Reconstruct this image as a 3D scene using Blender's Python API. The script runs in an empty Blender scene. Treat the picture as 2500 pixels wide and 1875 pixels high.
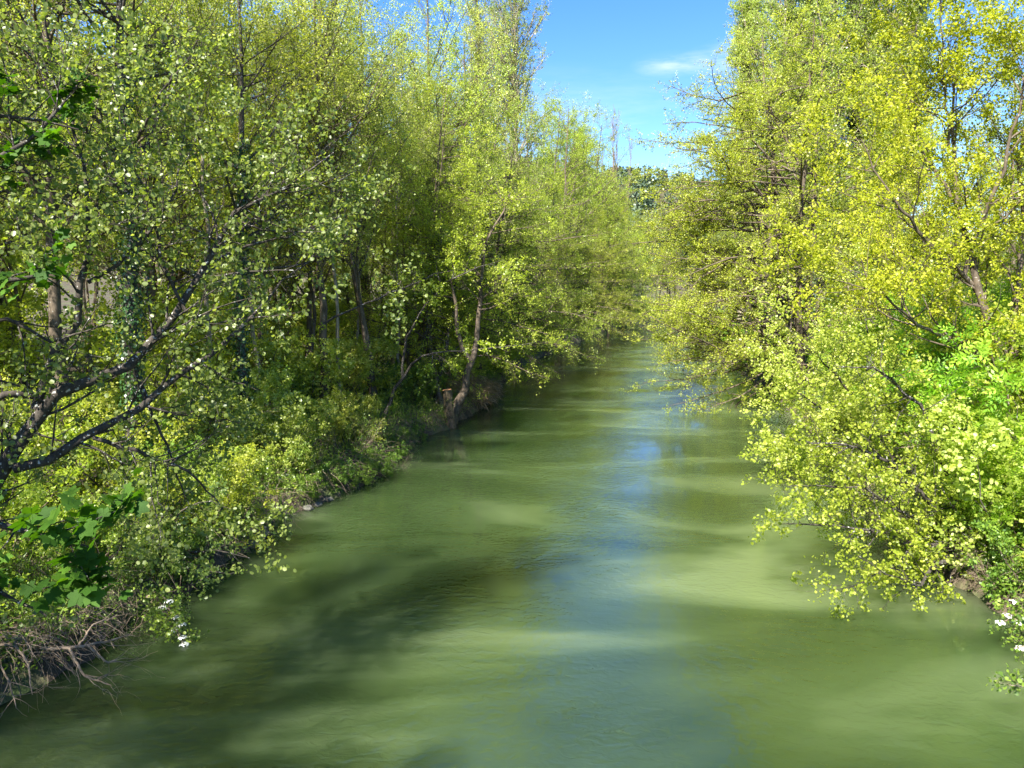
import bpy, math, numpy as np
from math import radians, sin, cos, tan, pi

# ------------------------------------------------------------------ camera, world, sun
C = bpy.context.scene.collection
sc = bpy.context.scene
CAMZ = 6.0
FPX = 773.5                       # focal length in pixels of a 1024 wide picture
PITCH = math.atan(95 / FPX)
cd = bpy.data.cameras.new("camera")
cam = bpy.data.objects.new("camera", cd)
C.objects.link(cam)
cd.sensor_width = 36
cd.lens = 36 * FPX / 1024
cd.clip_start = .1
cd.clip_end = 3000
cam.location = (0, 0, CAMZ)
cam.rotation_euler = (radians(90) - PITCH, 0, 0)
sc.camera = cam

SUN_AZ = math.atan2(-.50, -.87)   # direction towards the sun, x then y
SUN_EL = radians(47)
to_sun = np.array([sin(SUN_AZ) * cos(SUN_EL), cos(SUN_AZ) * cos(SUN_EL), sin(SUN_EL)])
world = bpy.data.worlds.new("World")
sc.world = world
world.use_nodes = True
wn, wl = world.node_tree.nodes, world.node_tree.links
bg = wn["Background"]
sky = wn.new("ShaderNodeTexSky")
sky.sky_type = 'NISHITA'
sky.sun_disc = False
sky.sun_elevation = SUN_EL
sky.sun_rotation = SUN_AZ
sky.altitude = 600
sky.air_density = 1.0
sky.dust_density = 0.25
sky.ozone_density = 3.0
# thin wisps of cloud, laid out by direction in the sky
tc = wn.new("ShaderNodeTexCoord")
mp = wn.new("ShaderNodeMapping")
mp.inputs['Scale'].default_value = (3.5, 3.5, 22)
mp.inputs['Rotation'].default_value = (0, radians(7), 0)
wl.new(tc.outputs['Generated'], mp.inputs['Vector'])
nz = wn.new("ShaderNodeTexNoise")
nz.inputs['Scale'].default_value = 1.3
nz.inputs['Detail'].default_value = 7
nz.inputs['Roughness'].default_value = .62
wl.new(mp.outputs['Vector'], nz.inputs['Vector'])


def wmath(op, a, b=None, clamp=False):
    m = wn.new("ShaderNodeMath")
    m.operation = op
    m.use_clamp = clamp
    for i, v in enumerate((a, b)):
        if v is None:
            continue
        if isinstance(v, (int, float)):
            m.inputs[i].default_value = v
        else:
            wl.new(v, m.inputs[i])
    return m.outputs[0]


def blob(d, width):
    vd = wn.new("ShaderNodeVectorMath")
    vd.operation = 'DISTANCE'
    vn = wn.new("ShaderNodeVectorMath")
    vn.operation = 'NORMALIZE'
    wl.new(tc.outputs['Generated'], vn.inputs[0])
    ms = wn.new("ShaderNodeMapping")
    ms.inputs['Scale'].default_value = (1, 1, 3.2)
    wl.new(vn.outputs[0], ms.inputs['Vector'])
    d = np.array(d) / np.linalg.norm(d)
    vd.inputs[1].default_value = (d[0], d[1], d[2] * 3.2)
    wl.new(ms.outputs['Vector'], vd.inputs[0])
    return wmath('SUBTRACT', 1.0, wmath('DIVIDE', vd.outputs['Value'], width), True)


def pix_dir(dx, dy):
    """Direction of a point of the photograph (coordinates of a 2212 wide copy)."""
    k = 1024 / 2212
    u, v = (dx * k - 512) / FPX, (384 - dy * k) / FPX
    return np.array([u, cos(PITCH) + v * sin(PITCH), -sin(PITCH) + v * cos(PITCH)])


def W(dx, dy, D):
    """World point seen at that place of the photograph, D metres out."""
    d = pix_dir(dx, dy)
    return np.array([0, 0, CAMZ]) + d * (D / d[1])


ridge = wmath('MULTIPLY', wmath('SUBTRACT', nz.outputs['Fac'], .47, True), 5.0, True)
c1 = wmath('MULTIPLY', blob(pix_dir(1625, 125), .085), ridge)
c2 = wmath('MULTIPLY', blob(pix_dir(1450, 138), .05), wmath('ADD', ridge, .1))
c3 = wmath('MULTIPLY', blob(pix_dir(1250, 270), .24), wmath('MULTIPLY', ridge, .22))
cl = wmath('ADD', wmath('ADD', wmath('MULTIPLY', c1, .75), wmath('MULTIPLY', c2, .6)), c3, True)
mxw = wn.new("ShaderNodeMix")
mxw.data_type = 'RGBA'
wl.new(cl, mxw.inputs[0])
hs = wn.new("ShaderNodeHueSaturation")
hs.inputs['Saturation'].default_value = 1.3
hs.inputs['Hue'].default_value = .512
wl.new(sky.outputs[0], hs.inputs['Color'])
wl.new(hs.outputs[0], mxw.inputs[6])
mxw.inputs[7].default_value = (4.8, 4.9, 5.1, 1)
wl.new(mxw.outputs[2], bg.inputs['Color'])
bg.inputs['Strength'].default_value = 0.082

sl = bpy.data.lights.new("sun", 'SUN')
sun = bpy.data.objects.new("sun", sl)
C.objects.link(sun)
sl.energy = 5.0
sl.angle = radians(.53)
sl.color = (1.0, .955, .87)
from mathutils import Vector
sun.rotation_euler = Vector(to_sun).to_track_quat('Z', 'Y').to_euler()
sun.location = to_sun * 60

sc.view_settings.view_transform = 'Standard'
sc.view_settings.look = 'None'
sc.view_settings.gamma = 1
sc.view_settings.exposure = 1.95
cy = sc.cycles
cy.max_bounces = 9
cy.diffuse_bounces = 6
cy.glossy_bounces = 3
cy.transmission_bounces = 6
cy.caustics_reflective = False
cy.caustics_refractive = False
cy.sample_clamp_indirect = 8
cy.use_denoising = True
cy.denoiser = 'OPENIMAGEDENOISE'
cy.denoising_input_passes = 'RGB_ALBEDO_NORMAL'


# ------------------------------------------------------------------ materials
def new_mat(name):
    m = bpy.data.materials.new(name)
    m.use_nodes = True
    nt = m.node_tree
    return m, nt.nodes, nt.links, nt.nodes["Principled BSDF"]


def ramp(n, stops):
    r = n.new("ShaderNodeValToRGB")
    el = r.color_ramp.elements
    while len(el) < len(stops):
        el.new(.5)
    for e, (p, c) in zip(el, stops):
        e.position = p
        e.color = (*c, 1)
    return r


def leaf_mat(name, dark, mid, light, trans=.5, tcol=(1.75, 1.8, .7), rough=.42, spec=.45):
    m, n, l, bs = new_mat(name)
    at = n.new("ShaderNodeAttribute")
    at.attribute_name = "tint"
    r = ramp(n, [(0, dark), (.5, mid), (1, light)])
    l.new(at.outputs['Fac'], r.inputs[0])
    oi = n.new("ShaderNodeObjectInfo")        # every plant its own tone of green
    hv = n.new("ShaderNodeHueSaturation")
    m1 = n.new("ShaderNodeMapRange")
    m1.inputs['To Min'].default_value = .494
    m1.inputs['To Max'].default_value = .522
    l.new(oi.outputs['Random'], m1.inputs['Value'])
    l.new(m1.outputs[0], hv.inputs['Hue'])
    wn_ = n.new("ShaderNodeTexWhiteNoise")
    wn_.noise_dimensions = '1D'
    l.new(oi.outputs['Random'], wn_.inputs['W'])
    m2 = n.new("ShaderNodeMapRange")
    m2.inputs['To Min'].default_value = .92
    m2.inputs['To Max'].default_value = 1.3
    l.new(wn_.outputs['Value'], m2.inputs['Value'])
    l.new(m2.outputs[0], hv.inputs['Value'])
    hv.inputs['Saturation'].default_value = 1.02
    l.new(r.outputs[0], hv.inputs['Color'])
    r = hv
    l.new(r.outputs[0], bs.inputs['Base Color'])
    bs.inputs['Roughness'].default_value = rough
    bs.inputs['Specular IOR Level'].default_value = spec
    tr = n.new("ShaderNodeBsdfTranslucent")
    mu = n.new("ShaderNodeMix")
    mu.data_type = 'RGBA'
    mu.blend_type = 'MULTIPLY'
    mu.inputs[0].default_value = 1
    mu.clamp_result = False
    l.new(r.outputs[0], mu.inputs[6])
    mu.inputs[7].default_value = (*tcol, 1)
    l.new(mu.outputs[2], tr.inputs['Color'])
    mx = n.new("ShaderNodeMixShader")
    mx.inputs[0].default_value = trans
    l.new(bs.outputs[0], mx.inputs[1])
    l.new(tr.outputs[0], mx.inputs[2])
    l.new(mx.outputs[0], n["Material Output"].inputs['Surface'])
    return m


def bark_mat(name, c0, c1, spot=None, spot_at=.66, scale=9):
    m, n, l, bs = new_mat(name)
    t = n.new("ShaderNodeTexCoord")
    mp = n.new("ShaderNodeMapping")
    mp.inputs['Scale'].default_value = (1, 1, .35)
    l.new(t.outputs['Object'], mp.inputs['Vector'])
    z = n.new("ShaderNodeTexNoise")
    z.inputs['Scale'].default_value = scale
    z.inputs['Detail'].default_value = 6
    z.inputs['Roughness'].default_value = .7
    l.new(mp.outputs['Vector'], z.inputs['Vector'])
    r = ramp(n, [(.35, c0), (.65, c1)])
    l.new(z.outputs['Fac'], r.inputs[0])
    out = r.outputs[0]
    if spot:
        z2 = n.new("ShaderNodeTexNoise")
        z2.inputs['Scale'].default_value = scale * 1.7
        z2.inputs['Detail'].default_value = 3
        l.new(t.outputs['Object'], z2.inputs['Vector'])
        r2 = ramp(n, [(spot_at - .03, (0, 0, 0)), (spot_at, (1, 1, 1))])
        l.new(z2.outputs['Fac'], r2.inputs[0])
        mx = n.new("ShaderNodeMix")
        mx.data_type = 'RGBA'
        l.new(r2.outputs[0], mx.inputs[0])
        l.new(out, mx.inputs[6])
        mx.inputs[7].default_value = (*spot, 1)
        out = mx.outputs[2]
    l.new(out, bs.inputs['Base Color'])
    bs.inputs['Roughness'].default_value = .9
    bs.inputs['Specular IOR Level'].default_value = .15
    b = n.new("ShaderNodeBump")
    b.inputs['Strength'].default_value = .6
    b.inputs['Distance'].default_value = .03
    l.new(z.outputs['Fac'], b.inputs['Height'])
    l.new(b.outputs[0], bs.inputs['Normal'])
    return m


M = {}
M['alder'] = leaf_mat("alder_leaf", (.10, .13, .016), (.26, .30, .032), (.48, .49, .10))
M['near'] = leaf_mat("round_alder_leaf", (.065, .098, .026), (.145, .19, .042), (.28, .32, .10), trans=.48, rough=.4, spec=.5)
M['pale'] = leaf_mat("pale_new_leaf", (.14, .17, .025), (.30, .34, .06), (.55, .54, .20), rough=.38, spec=.5)
M['yellow'] = leaf_mat("yellow_green_leaf", (.17, .215, .015), (.34, .375, .025), (.60, .57, .08), tcol=(1.5, 1.5, .5))
M['maple'] = leaf_mat("maple_leaf", (.03, .065, .006), (.055, .105, .010), (.12, .19, .02), trans=.4, tcol=(1.8, 1.9, .3), rough=.65, spec=.2)
M['elder'] = leaf_mat("long_pointed_leaf", (.08, .16, .014), (.19, .29, .022), (.36, .43, .06))
M['poplar'] = leaf_mat("poplar_leaf", (.12, .16, .035), (.25, .30, .07), (.44, .47, .19), rough=.35, spec=.55)
M['ivy'] = leaf_mat("ivy_leaf", (.014, .038, .010), (.025, .065, .014), (.055, .11, .03), trans=.15, rough=.3, spec=.5)
M['cover'] = leaf_mat("ground_ivy_leaf", (.04, .075, .014), (.11, .17, .022), (.26, .33, .05), trans=.35)
M['grass'] = leaf_mat("grass_blade", (.07, .13, .015), (.15, .23, .025), (.28, .35, .06), trans=.4)
M['dry'] = leaf_mat("dry_leaf", (.13, .08, .04), (.24, .16, .09), (.38, .27, .15), trans=.1, tcol=(1, 1, 1))
M['pine'] = leaf_mat("pine_needle", (.05, .075, .045), (.08, .11, .06), (.11, .14, .085), trans=.1)  # needle green paled in the colour itself to stand in for distance haze
M['flower'] = leaf_mat("white_petal", (.6, .6, .5), (.75, .75, .66), (.8, .8, .74), trans=.2, tcol=(1, 1, 1))
M['bark'] = bark_mat("alder_bark", (.055, .043, .031), (.155, .12, .085), (.30, .28, .24), .68)
M['darkbark'] = bark_mat("dark_bark", (.028, .024, .020), (.085, .072, .058), (.40, .40, .37), .66, 14)
M['palebark'] = bark_mat("pale_bark", (.16, .13, .09), (.36, .31, .23), (.10, .08, .05), .64)
M['twig'] = bark_mat("dry_twig_bark", (.13, .095, .065), (.28, .22, .16))
M['stump'] = bark_mat("stump_bark", (.07, .05, .032), (.17, .125, .08), (.05, .055, .02), .6)
M['cut'] = bark_mat("cut_wood", (.28, .13, .06), (.42, .22, .10), scale=25)
M['stone'] = bark_mat("bank_stone", (.07, .065, .055), (.17, .16, .14), (.05, .07, .03), .6, 5)


def ground_mat():
    m, n, l, bs = new_mat("bank_soil")
    t = n.new("ShaderNodeTexCoord")
    z = n.new("ShaderNodeTexNoise")
    z.inputs['Scale'].default_value = .6
    z.inputs['Detail'].default_value = 10
    z.inputs['Roughness'].default_value = .65
    l.new(t.outputs['Object'], z.inputs['Vector'])
    r = ramp(n, [(.38, (.035, .028, .018)), (.5, (.085, .062, .038)), (.60, (.06, .085, .02)), (.72, (.10, .14, .03))])
    l.new(z.outputs['Fac'], r.inputs[0])
    l.new(r.outputs[0], bs.inputs['Base Color'])
    bs.inputs['Roughness'].default_value = .95
    b = n.new("ShaderNodeBump")
    b.inputs['Strength'].default_value = .8
    b.inputs['Distance'].default_value = .15
    z2 = n.new("ShaderNodeTexNoise")
    z2.inputs['Scale'].default_value = 7
    z2.inputs['Detail'].default_value = 8
    l.new(t.outputs['Object'], z2.inputs['Vector'])
    l.new(z2.outputs['Fac'], b.inputs['Height'])
    l.new(b.outputs[0], bs.inputs['Normal'])
    return m


def water_mat():
    m, n, l, bs = new_mat("green_river_water")
    t = n.new("ShaderNodeTexCoord")
    # long soft paler streaks painted into the turbid water, standing in for sunlit patches
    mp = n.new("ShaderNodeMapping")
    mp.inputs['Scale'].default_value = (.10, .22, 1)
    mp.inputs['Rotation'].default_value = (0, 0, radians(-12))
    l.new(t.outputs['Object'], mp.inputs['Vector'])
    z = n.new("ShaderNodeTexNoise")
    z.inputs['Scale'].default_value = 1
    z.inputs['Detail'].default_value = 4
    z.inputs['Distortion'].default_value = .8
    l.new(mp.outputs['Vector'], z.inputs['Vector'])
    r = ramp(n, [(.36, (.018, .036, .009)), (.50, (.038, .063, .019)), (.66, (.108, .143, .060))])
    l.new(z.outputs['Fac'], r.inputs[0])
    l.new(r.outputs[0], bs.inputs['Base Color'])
    bs.inputs['Roughness'].default_value = .02
    bs.inputs['IOR'].default_value = 1.6
    bs.inputs['Subsurface Weight'].default_value = 1.0
    bs.inputs['Subsurface Radius'].default_value = (.9, 1.0, .7)
    bs.inputs['Subsurface Scale'].default_value = 9.0
    # ripples: fine wind ripple, longer swirls of the current
    acc = None
    for sc_, st, dist, rot, det in (((1.7, 2.1, 1), 1.0, .011, -10, 3), ((4.2, 6.4, 1), 1.0, .022, 14, 3), ((.35, .6, 1), 1.0, .006, 0, 2)):
        mp = n.new("ShaderNodeMapping")
        mp.inputs['Scale'].default_value = sc_
        mp.inputs['Rotation'].default_value = (0, 0, radians(rot))
        l.new(t.outputs['Object'], mp.inputs['Vector'])
        z = n.new("ShaderNodeTexNoise")
        z.inputs['Scale'].default_value = 1
        z.inputs['Detail'].default_value = det
        z.inputs['Distortion'].default_value = .6
        l.new(mp.outputs['Vector'], z.inputs['Vector'])
        mu = n.new("ShaderNodeMath")
        mu.operation = 'MULTIPLY'
        l.new(z.outputs['Fac'], mu.inputs[0])
        mu.inputs[1].default_value = dist
        if acc is None:
            acc = mu.outputs[0]
        else:
            ad = n.new("ShaderNodeMath")
            ad.operation = 'ADD'
            l.new(acc, ad.inputs[0])
            l.new(mu.outputs[0], ad.inputs[1])
            acc = ad.outputs[0]
    b = n.new("ShaderNodeBump")
    b.inputs['Distance'].default_value = 1
    z = n.new("ShaderNodeTexNoise")      # ruffled and smooth patches
    z.inputs['Scale'].default_value = .28
    z.inputs['Detail'].default_value = 3
    l.new(t.outputs['Object'], z.inputs['Vector'])
    r = ramp(n, [(.38, (.18, .18, .18)), (.62, (1.25, 1.25, 1.25))])
    l.new(z.outputs['Fac'], r.inputs[0])
    l.new(r.outputs[0], b.inputs['Strength'])
    l.new(acc, b.inputs['Height'])
    l.new(b.outputs[0], bs.inputs['Normal'])
    return m


M['soil'] = ground_mat()
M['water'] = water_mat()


# ------------------------------------------------------------------ mesh helpers
def qmesh(name, V, F, mat, tint=None, smooth=False):
    me = bpy.data.meshes.new(name)
    V = np.ascontiguousarray(V, dtype=np.float32).reshape(-1, 3)
    F = np.ascontiguousarray(F, dtype=np.int32)
    k = F.shape[1]
    me.vertices.add(len(V))
    me.vertices.foreach_set('co', V.ravel())
    me.loops.add(F.size)
    me.loops.foreach_set('vertex_index', F.ravel())
    me.polygons.add(len(F))
    me.polygons.foreach_set('loop_start', np.arange(0, F.size, k, dtype=np.int32))
    if smooth:
        me.polygons.foreach_set('use_smooth', np.ones(len(F), dtype=bool))
    me.materials.append(mat)
    if tint is not None:
        a = me.attributes.new("tint", 'FLOAT', 'FACE')
        a.data.foreach_set('value', np.ascontiguousarray(tint, dtype=np.float32))
    me.update(calc_edges=True)
    return me


def link(name, me, parent=None, loc=None):
    o = bpy.data.objects.new(name, me)
    C.objects.link(o)
    if parent is not None:
        o.parent = parent
    if loc is not None:
        o.location = loc
    return o


def thing(name, label, cat, loc=(0, 0, 0), group=None):
    o = link(name, None, loc=loc)
    o['label'] = label
    o['category'] = cat
    if group:
        o['group'] = group
    return o


def unit(v):
    return v / np.maximum(np.linalg.norm(v, axis=-1, keepdims=True), 1e-9)


def tubes(P, R, s):
    """P (N,K,3) centre lines, R (N,K) radii -> verts, quads."""
    N, K, _ = P.shape
    T = unit(np.gradient(P, axis=1))
    ref = np.where(np.abs(T[:, :1, 2:3]) > .8, np.array([1., 0, 0]), np.array([0, 0, 1.]))
    A = unit(np.cross(T, np.broadcast_to(ref, T.shape)))
    B = np.cross(T, A)
    a = np.arange(s) * 2 * pi / s
    V = P[:, :, None] + R[:, :, None, None] * (A[:, :, None] * np.cos(a)[None, None, :, None] + B[:, :, None] * np.sin(a)[None, None, :, None])
    n, k, j = np.meshgrid(np.arange(N), np.arange(K - 1), np.arange(s), indexing='ij')
    b = n * K * s + k * s
    j2 = (j + 1) % s
    F = np.stack([b + j, b + j2, b + s + j2, b + s + j], -1).reshape(-1, 4)
    return V.reshape(-1, 3), F


def merge(parts):
    Vs, Fs, o = [], [], 0
    for V, F in parts:
        Vs.append(V)
        Fs.append(F + o)
        o += len(V)
    return np.concatenate(Vs), np.concatenate(Fs)


def plen(P):
    return np.linalg.norm(np.diff(P, axis=1), axis=2).sum(1)


def at(P, R, idx, t):
    K = P.shape[1]
    f = np.clip(t, 0, .9999) * (K - 1)
    k = f.astype(int)
    w = (f - k)[:, None]
    a, b = P[idx, k], P[idx, k + 1]
    r = R[idx, k] * (1 - w[:, 0]) + R[idx, k + 1] * w[:, 0]
    return a * (1 - w) + b * w, unit(b - a), r


def spawn(g, P, R, dens, t, L, ang, K=6, wig=.15, up=.0, flat=0., rr=.6, prof=None, bias=None, rmax=1., tip=.25, shade=0):
    ln = plen(P)
    n = g.poisson(np.maximum(dens * ln * (t[1] - t[0]), .01))
    idx = np.repeat(np.arange(len(P)), n)
    M_ = len(idx)
    tt = g.uniform(t[0], t[1], M_)
    pos, tan_, r = at(P, R, idx, tt)
    q = g.normal(size=(M_, 3))
    q[:, 2] *= (1 - flat)
    perp = unit(q - (q * tan_).sum(1, keepdims=True) * tan_)
    an = np.radians(g.uniform(ang[0], ang[1], M_))[:, None]
    d = unit(np.cos(an) * tan_ + np.sin(an) * perp)
    if bias is not None:
        d = unit(d + np.array(bias))
    Ls = g.uniform(L[0], L[1], M_)
    if prof is not None:
        Ls = Ls * prof(tt)
    Q = np.empty((M_, K, 3))
    Q[:, 0] = pos
    for k in range(1, K):
        d = unit(d + wig * g.normal(size=(M_, 3)) + np.array([0, 0, up]))
        Q[:, k] = Q[:, k - 1] + d * (Ls / (K - 1))[:, None]
    r0 = np.minimum(np.minimum(r * rr, rmax), Ls * .018 + .003)
    RR = r0[:, None] * np.linspace(1, tip, K)[None]
    return Q, RR


def tpl(kind):
    """leaf templates: unit long along +x, normal +z; quads only."""
    if kind == 'kite':
        V = [(0, 0, 0), (.5, -.38, .06), (1, 0, -.04), (.5, .38, .06)]
        F = [(0, 1, 2, 3)]
    elif kind == 'round':
        V = [(0, 0, 0), (1, 0, -.05), (.22, .36, .08), (.72, .40, .07), (.22, -.36, .08), (.72, -.40, .07)]
        F = [(0, 1, 3, 2), (0, 4, 5, 1)]
    elif kind == 'maple':
        V, F = [(0, 0, 0)], []
        for a, ln, w in ((-100, .62, .2), (-48, .9, .26), (0, 1.1, .28), (48, .9, .26), (100, .62, .2)):
            a = radians(a)
            b = len(V)
            z = .06 * abs(a)
            for r_, o in ((ln * .62, -w), (ln, 0), (ln * .62, w)):
                V.append((r_ * cos(a) - o * sin(a) * 1.1 + .05, r_ * sin(a) + o * cos(a) * 1.1, -z * r_))
            F.append((0, b, b + 1, b + 2))
    elif kind == 'compound':
        V, F = [], []
        for x, sd, ln in ((.25, 1, .5), (.25, -1, .5), (.55, 1, .52), (.55, -1, .52), (.8, 0, .55)):
            b = len(V)
            a = radians(58) * sd
            c, s = cos(a), sin(a)
            for r_, o in ((0, 0), (ln * .45, -.10), (ln, 0), (ln * .45, .10)):
                V.append((x + r_ * c - o * s, r_ * s + o * c, -.12 * r_ - .1 * x))
            F.append((b, b + 1, b + 2, b + 3))
    elif kind == 'blade':
        V = [(0, -.03, 0), (.55, -.03, .05), (1, 0, -.12), (.55, .03, .05)]
        F = [(0, 1, 2, 3)]
    elif kind == 'needle':
        V = [(0, -.12, 0), (1, -.16, 0), (1.1, .16, 0), (0, .12, 0)]
        F = [(0, 1, 2, 3)]
    return np.array(V, float), np.array(F, int)


def place_leaves(g, pos, nrm, head, size, kind):
    n = unit(nrm)
    x = unit(head - (head * n).sum(1, keepdims=True) * n)
    y = np.cross(n, x)
    TV, TF = tpl(kind)
    Rm = np.stack([x, y, n], 2)
    V = pos[:, None] + np.einsum('nij,vj->nvi', Rm, TV) * size[:, None, None]
    F = TF[None] + (np.arange(len(pos)) * len(TV))[:, None, None]
    return V.reshape(-1, 3), F.reshape(-1, 4), len(TF)


def leaves(g, P, per, size, kind='kite', upb=.5, spread=.05, t0=.15, clump=.62, hang=0.):
    N = len(P)
    n = g.poisson(per, N)
    idx = np.repeat(np.arange(N), n)
    R = np.zeros(P.shape[:2])
    t = g.uniform(t0, 1.0, len(idx))
    pos, tn, _ = at(P, R, idx, t)
    pos = pos + g.normal(size=pos.shape) * spread
    nr = g.normal(size=pos.shape)
    nr = unit(nr) + np.array([0, 0, upb]) - .25 * upb * np.array([to_sun[0], to_sun[1], 0]) * -1
    head = tn * .6 + g.normal(size=pos.shape) * .7 + np.array([0, 0, -hang])
    sz = size * g.uniform(.65, 1.25, len(idx))
    V, F, k = place_leaves(g, pos, nr, head, sz, kind)
    cb = g.random(N)
    ti = np.clip(clump * cb[idx] + (1 - clump) * g.random(len(idx)), 0, 1)
    return V, F, np.repeat(ti, k)


def lmesh(name, parts, mat):
    V, F = merge([(a, b) for a, b, c in parts])
    return qmesh(name, V, F, mat, np.concatenate([c for a, b, c in parts]))


def bend(g, p0, p1, K, wob):
    t = np.linspace(0, 1, K)[:, None]
    p = np.array(p0)[None] * (1 - t) + np.array(p1)[None] * t
    w = np.cumsum(g.normal(size=(K, 3)) * wob, axis=0)
    w -= w[0]
    w[:, 2] *= .3
    return p + w * (t * 0 + 1)


def resample(pts, K):
    pts = np.array(pts, float)
    s = np.r_[0, np.cumsum(np.linalg.norm(np.diff(pts[:, :3], axis=0), axis=1))]
    u = np.linspace(0, s[-1], K)
    return np.stack([np.interp(u, s, pts[:, i]) for i in range(pts.shape[1])], 1)


# ------------------------------------------------------------------ terrain
LY = np.array([-60, 6, 10.9, 13.4, 15.3, 19.8, 24.2, 29.9, 33.4, 40.7, 57, 86, 132, 180, 260, 600])
LX = np.array([-12, -8.2, -7.3, -6.9, -6.4, -6.1, -4.2, -4.0, -2.7, -1.1, -0.2, 6.9, 18.5, 40, 95, 330])
RY = np.array([-60, 6, 14, 16, 22, 29, 36, 44.6, 60, 73, 100, 132, 180, 260, 600])
RX = np.array([12, 9.6, 9.2, 8.9, 10.0, 11.9, 13.4, 15.2, 17.2, 18.8, 23, 31, 56, 112, 350])


def wav(x, y, f, s):
    return (np.sin(x * f + 1.3 * s) * np.cos(y * f * 1.13 + 2.1 * s) + .5 * np.sin(x * f * 2.3 + y * f * 1.9 + s) + .25 * np.cos(y * f * 4.7 - x * f * 3.9 + s * 3)) / 1.75


def sd_bank(x, y):
    jit = .35 * wav(x * 0, y, 1.1, 2) + .18 * wav(x * 0, y, 4.3, 5)
    l = np.interp(y, LY, LX) + jit - x
    r = x - (np.interp(y, RY, RX) + jit * .7)
    return np.maximum(l, r), l > r


def ground(x, y):
    x, y = np.asarray(x, float), np.asarray(y, float)
    s, left = sd_bank(x, y)
    h = np.interp(s, [-6, -2.5, -.5, -.05, .25, .8, 2.5, 8, 30, 120], [-2.2, -1.5, -.6, -.12, .42, .62, 1.0, 1.7, 2.6, 4.0])
    h = h + np.clip(s, 0, 1) * (.16 * wav(x, y, .9, 1) + .07 * wav(x, y, 3.1, 4))
    hill = np.clip((y - 190) / 190, 0, 1)
    hill = hill * hill * (3 - 2 * hill)
    h = h + hill * (50 + (45 - x) * .14 + 4 * wav(x, y, .02, 3)) * np.clip(s / 15, 0, 1)
    hl = np.clip((-x - 70) / 160, 0, 1)
    h = h + hl * hl * (3 - 2 * hl) * 30 * np.clip((y + 20) / 90, 0, 1)
    return h


def stack_axis(segs):
    a = []
    for lo, hi, st in segs:
        a.append(np.arange(lo, hi, st))
    return np.concatenate(a)


xs = stack_axis([(-900, -200, 50), (-200, -60, 10), (-60, -16, 2), (-16, 30, .35), (30, 70, 2), (70, 200, 8), (200, 1001, 50)])
ys = stack_axis([(-300, -40, 20), (-40, 0, 4), (0, 60, .4), (60, 140, 1.2), (140, 420, 6), (420, 1500, 60)])
X, Y = np.meshgrid(xs, ys, indexing='xy')
V = np.stack([X, Y, ground(X, Y)], -1).reshape(-1, 3)
ny, nx = X.shape
i, j = np.meshgrid(np.arange(ny - 1), np.arange(nx - 1), indexing='ij')
b = i * nx + j
F = np.stack([b, b + 1, b + nx + 1, b + nx], -1).reshape(-1, 4)
gr = link("ground", qmesh("ground", V, F, M['soil'], smooth=True))
gr['kind'] = 'structure'
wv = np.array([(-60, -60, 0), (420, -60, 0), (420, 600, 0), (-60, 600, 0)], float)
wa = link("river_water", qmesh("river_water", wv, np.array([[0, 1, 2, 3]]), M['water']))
wa['kind'] = 'structure'


def ground_pt(x, y, dz=-.08):
    return (float(x), float(y), float(ground(x, y)) + dz)


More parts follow.
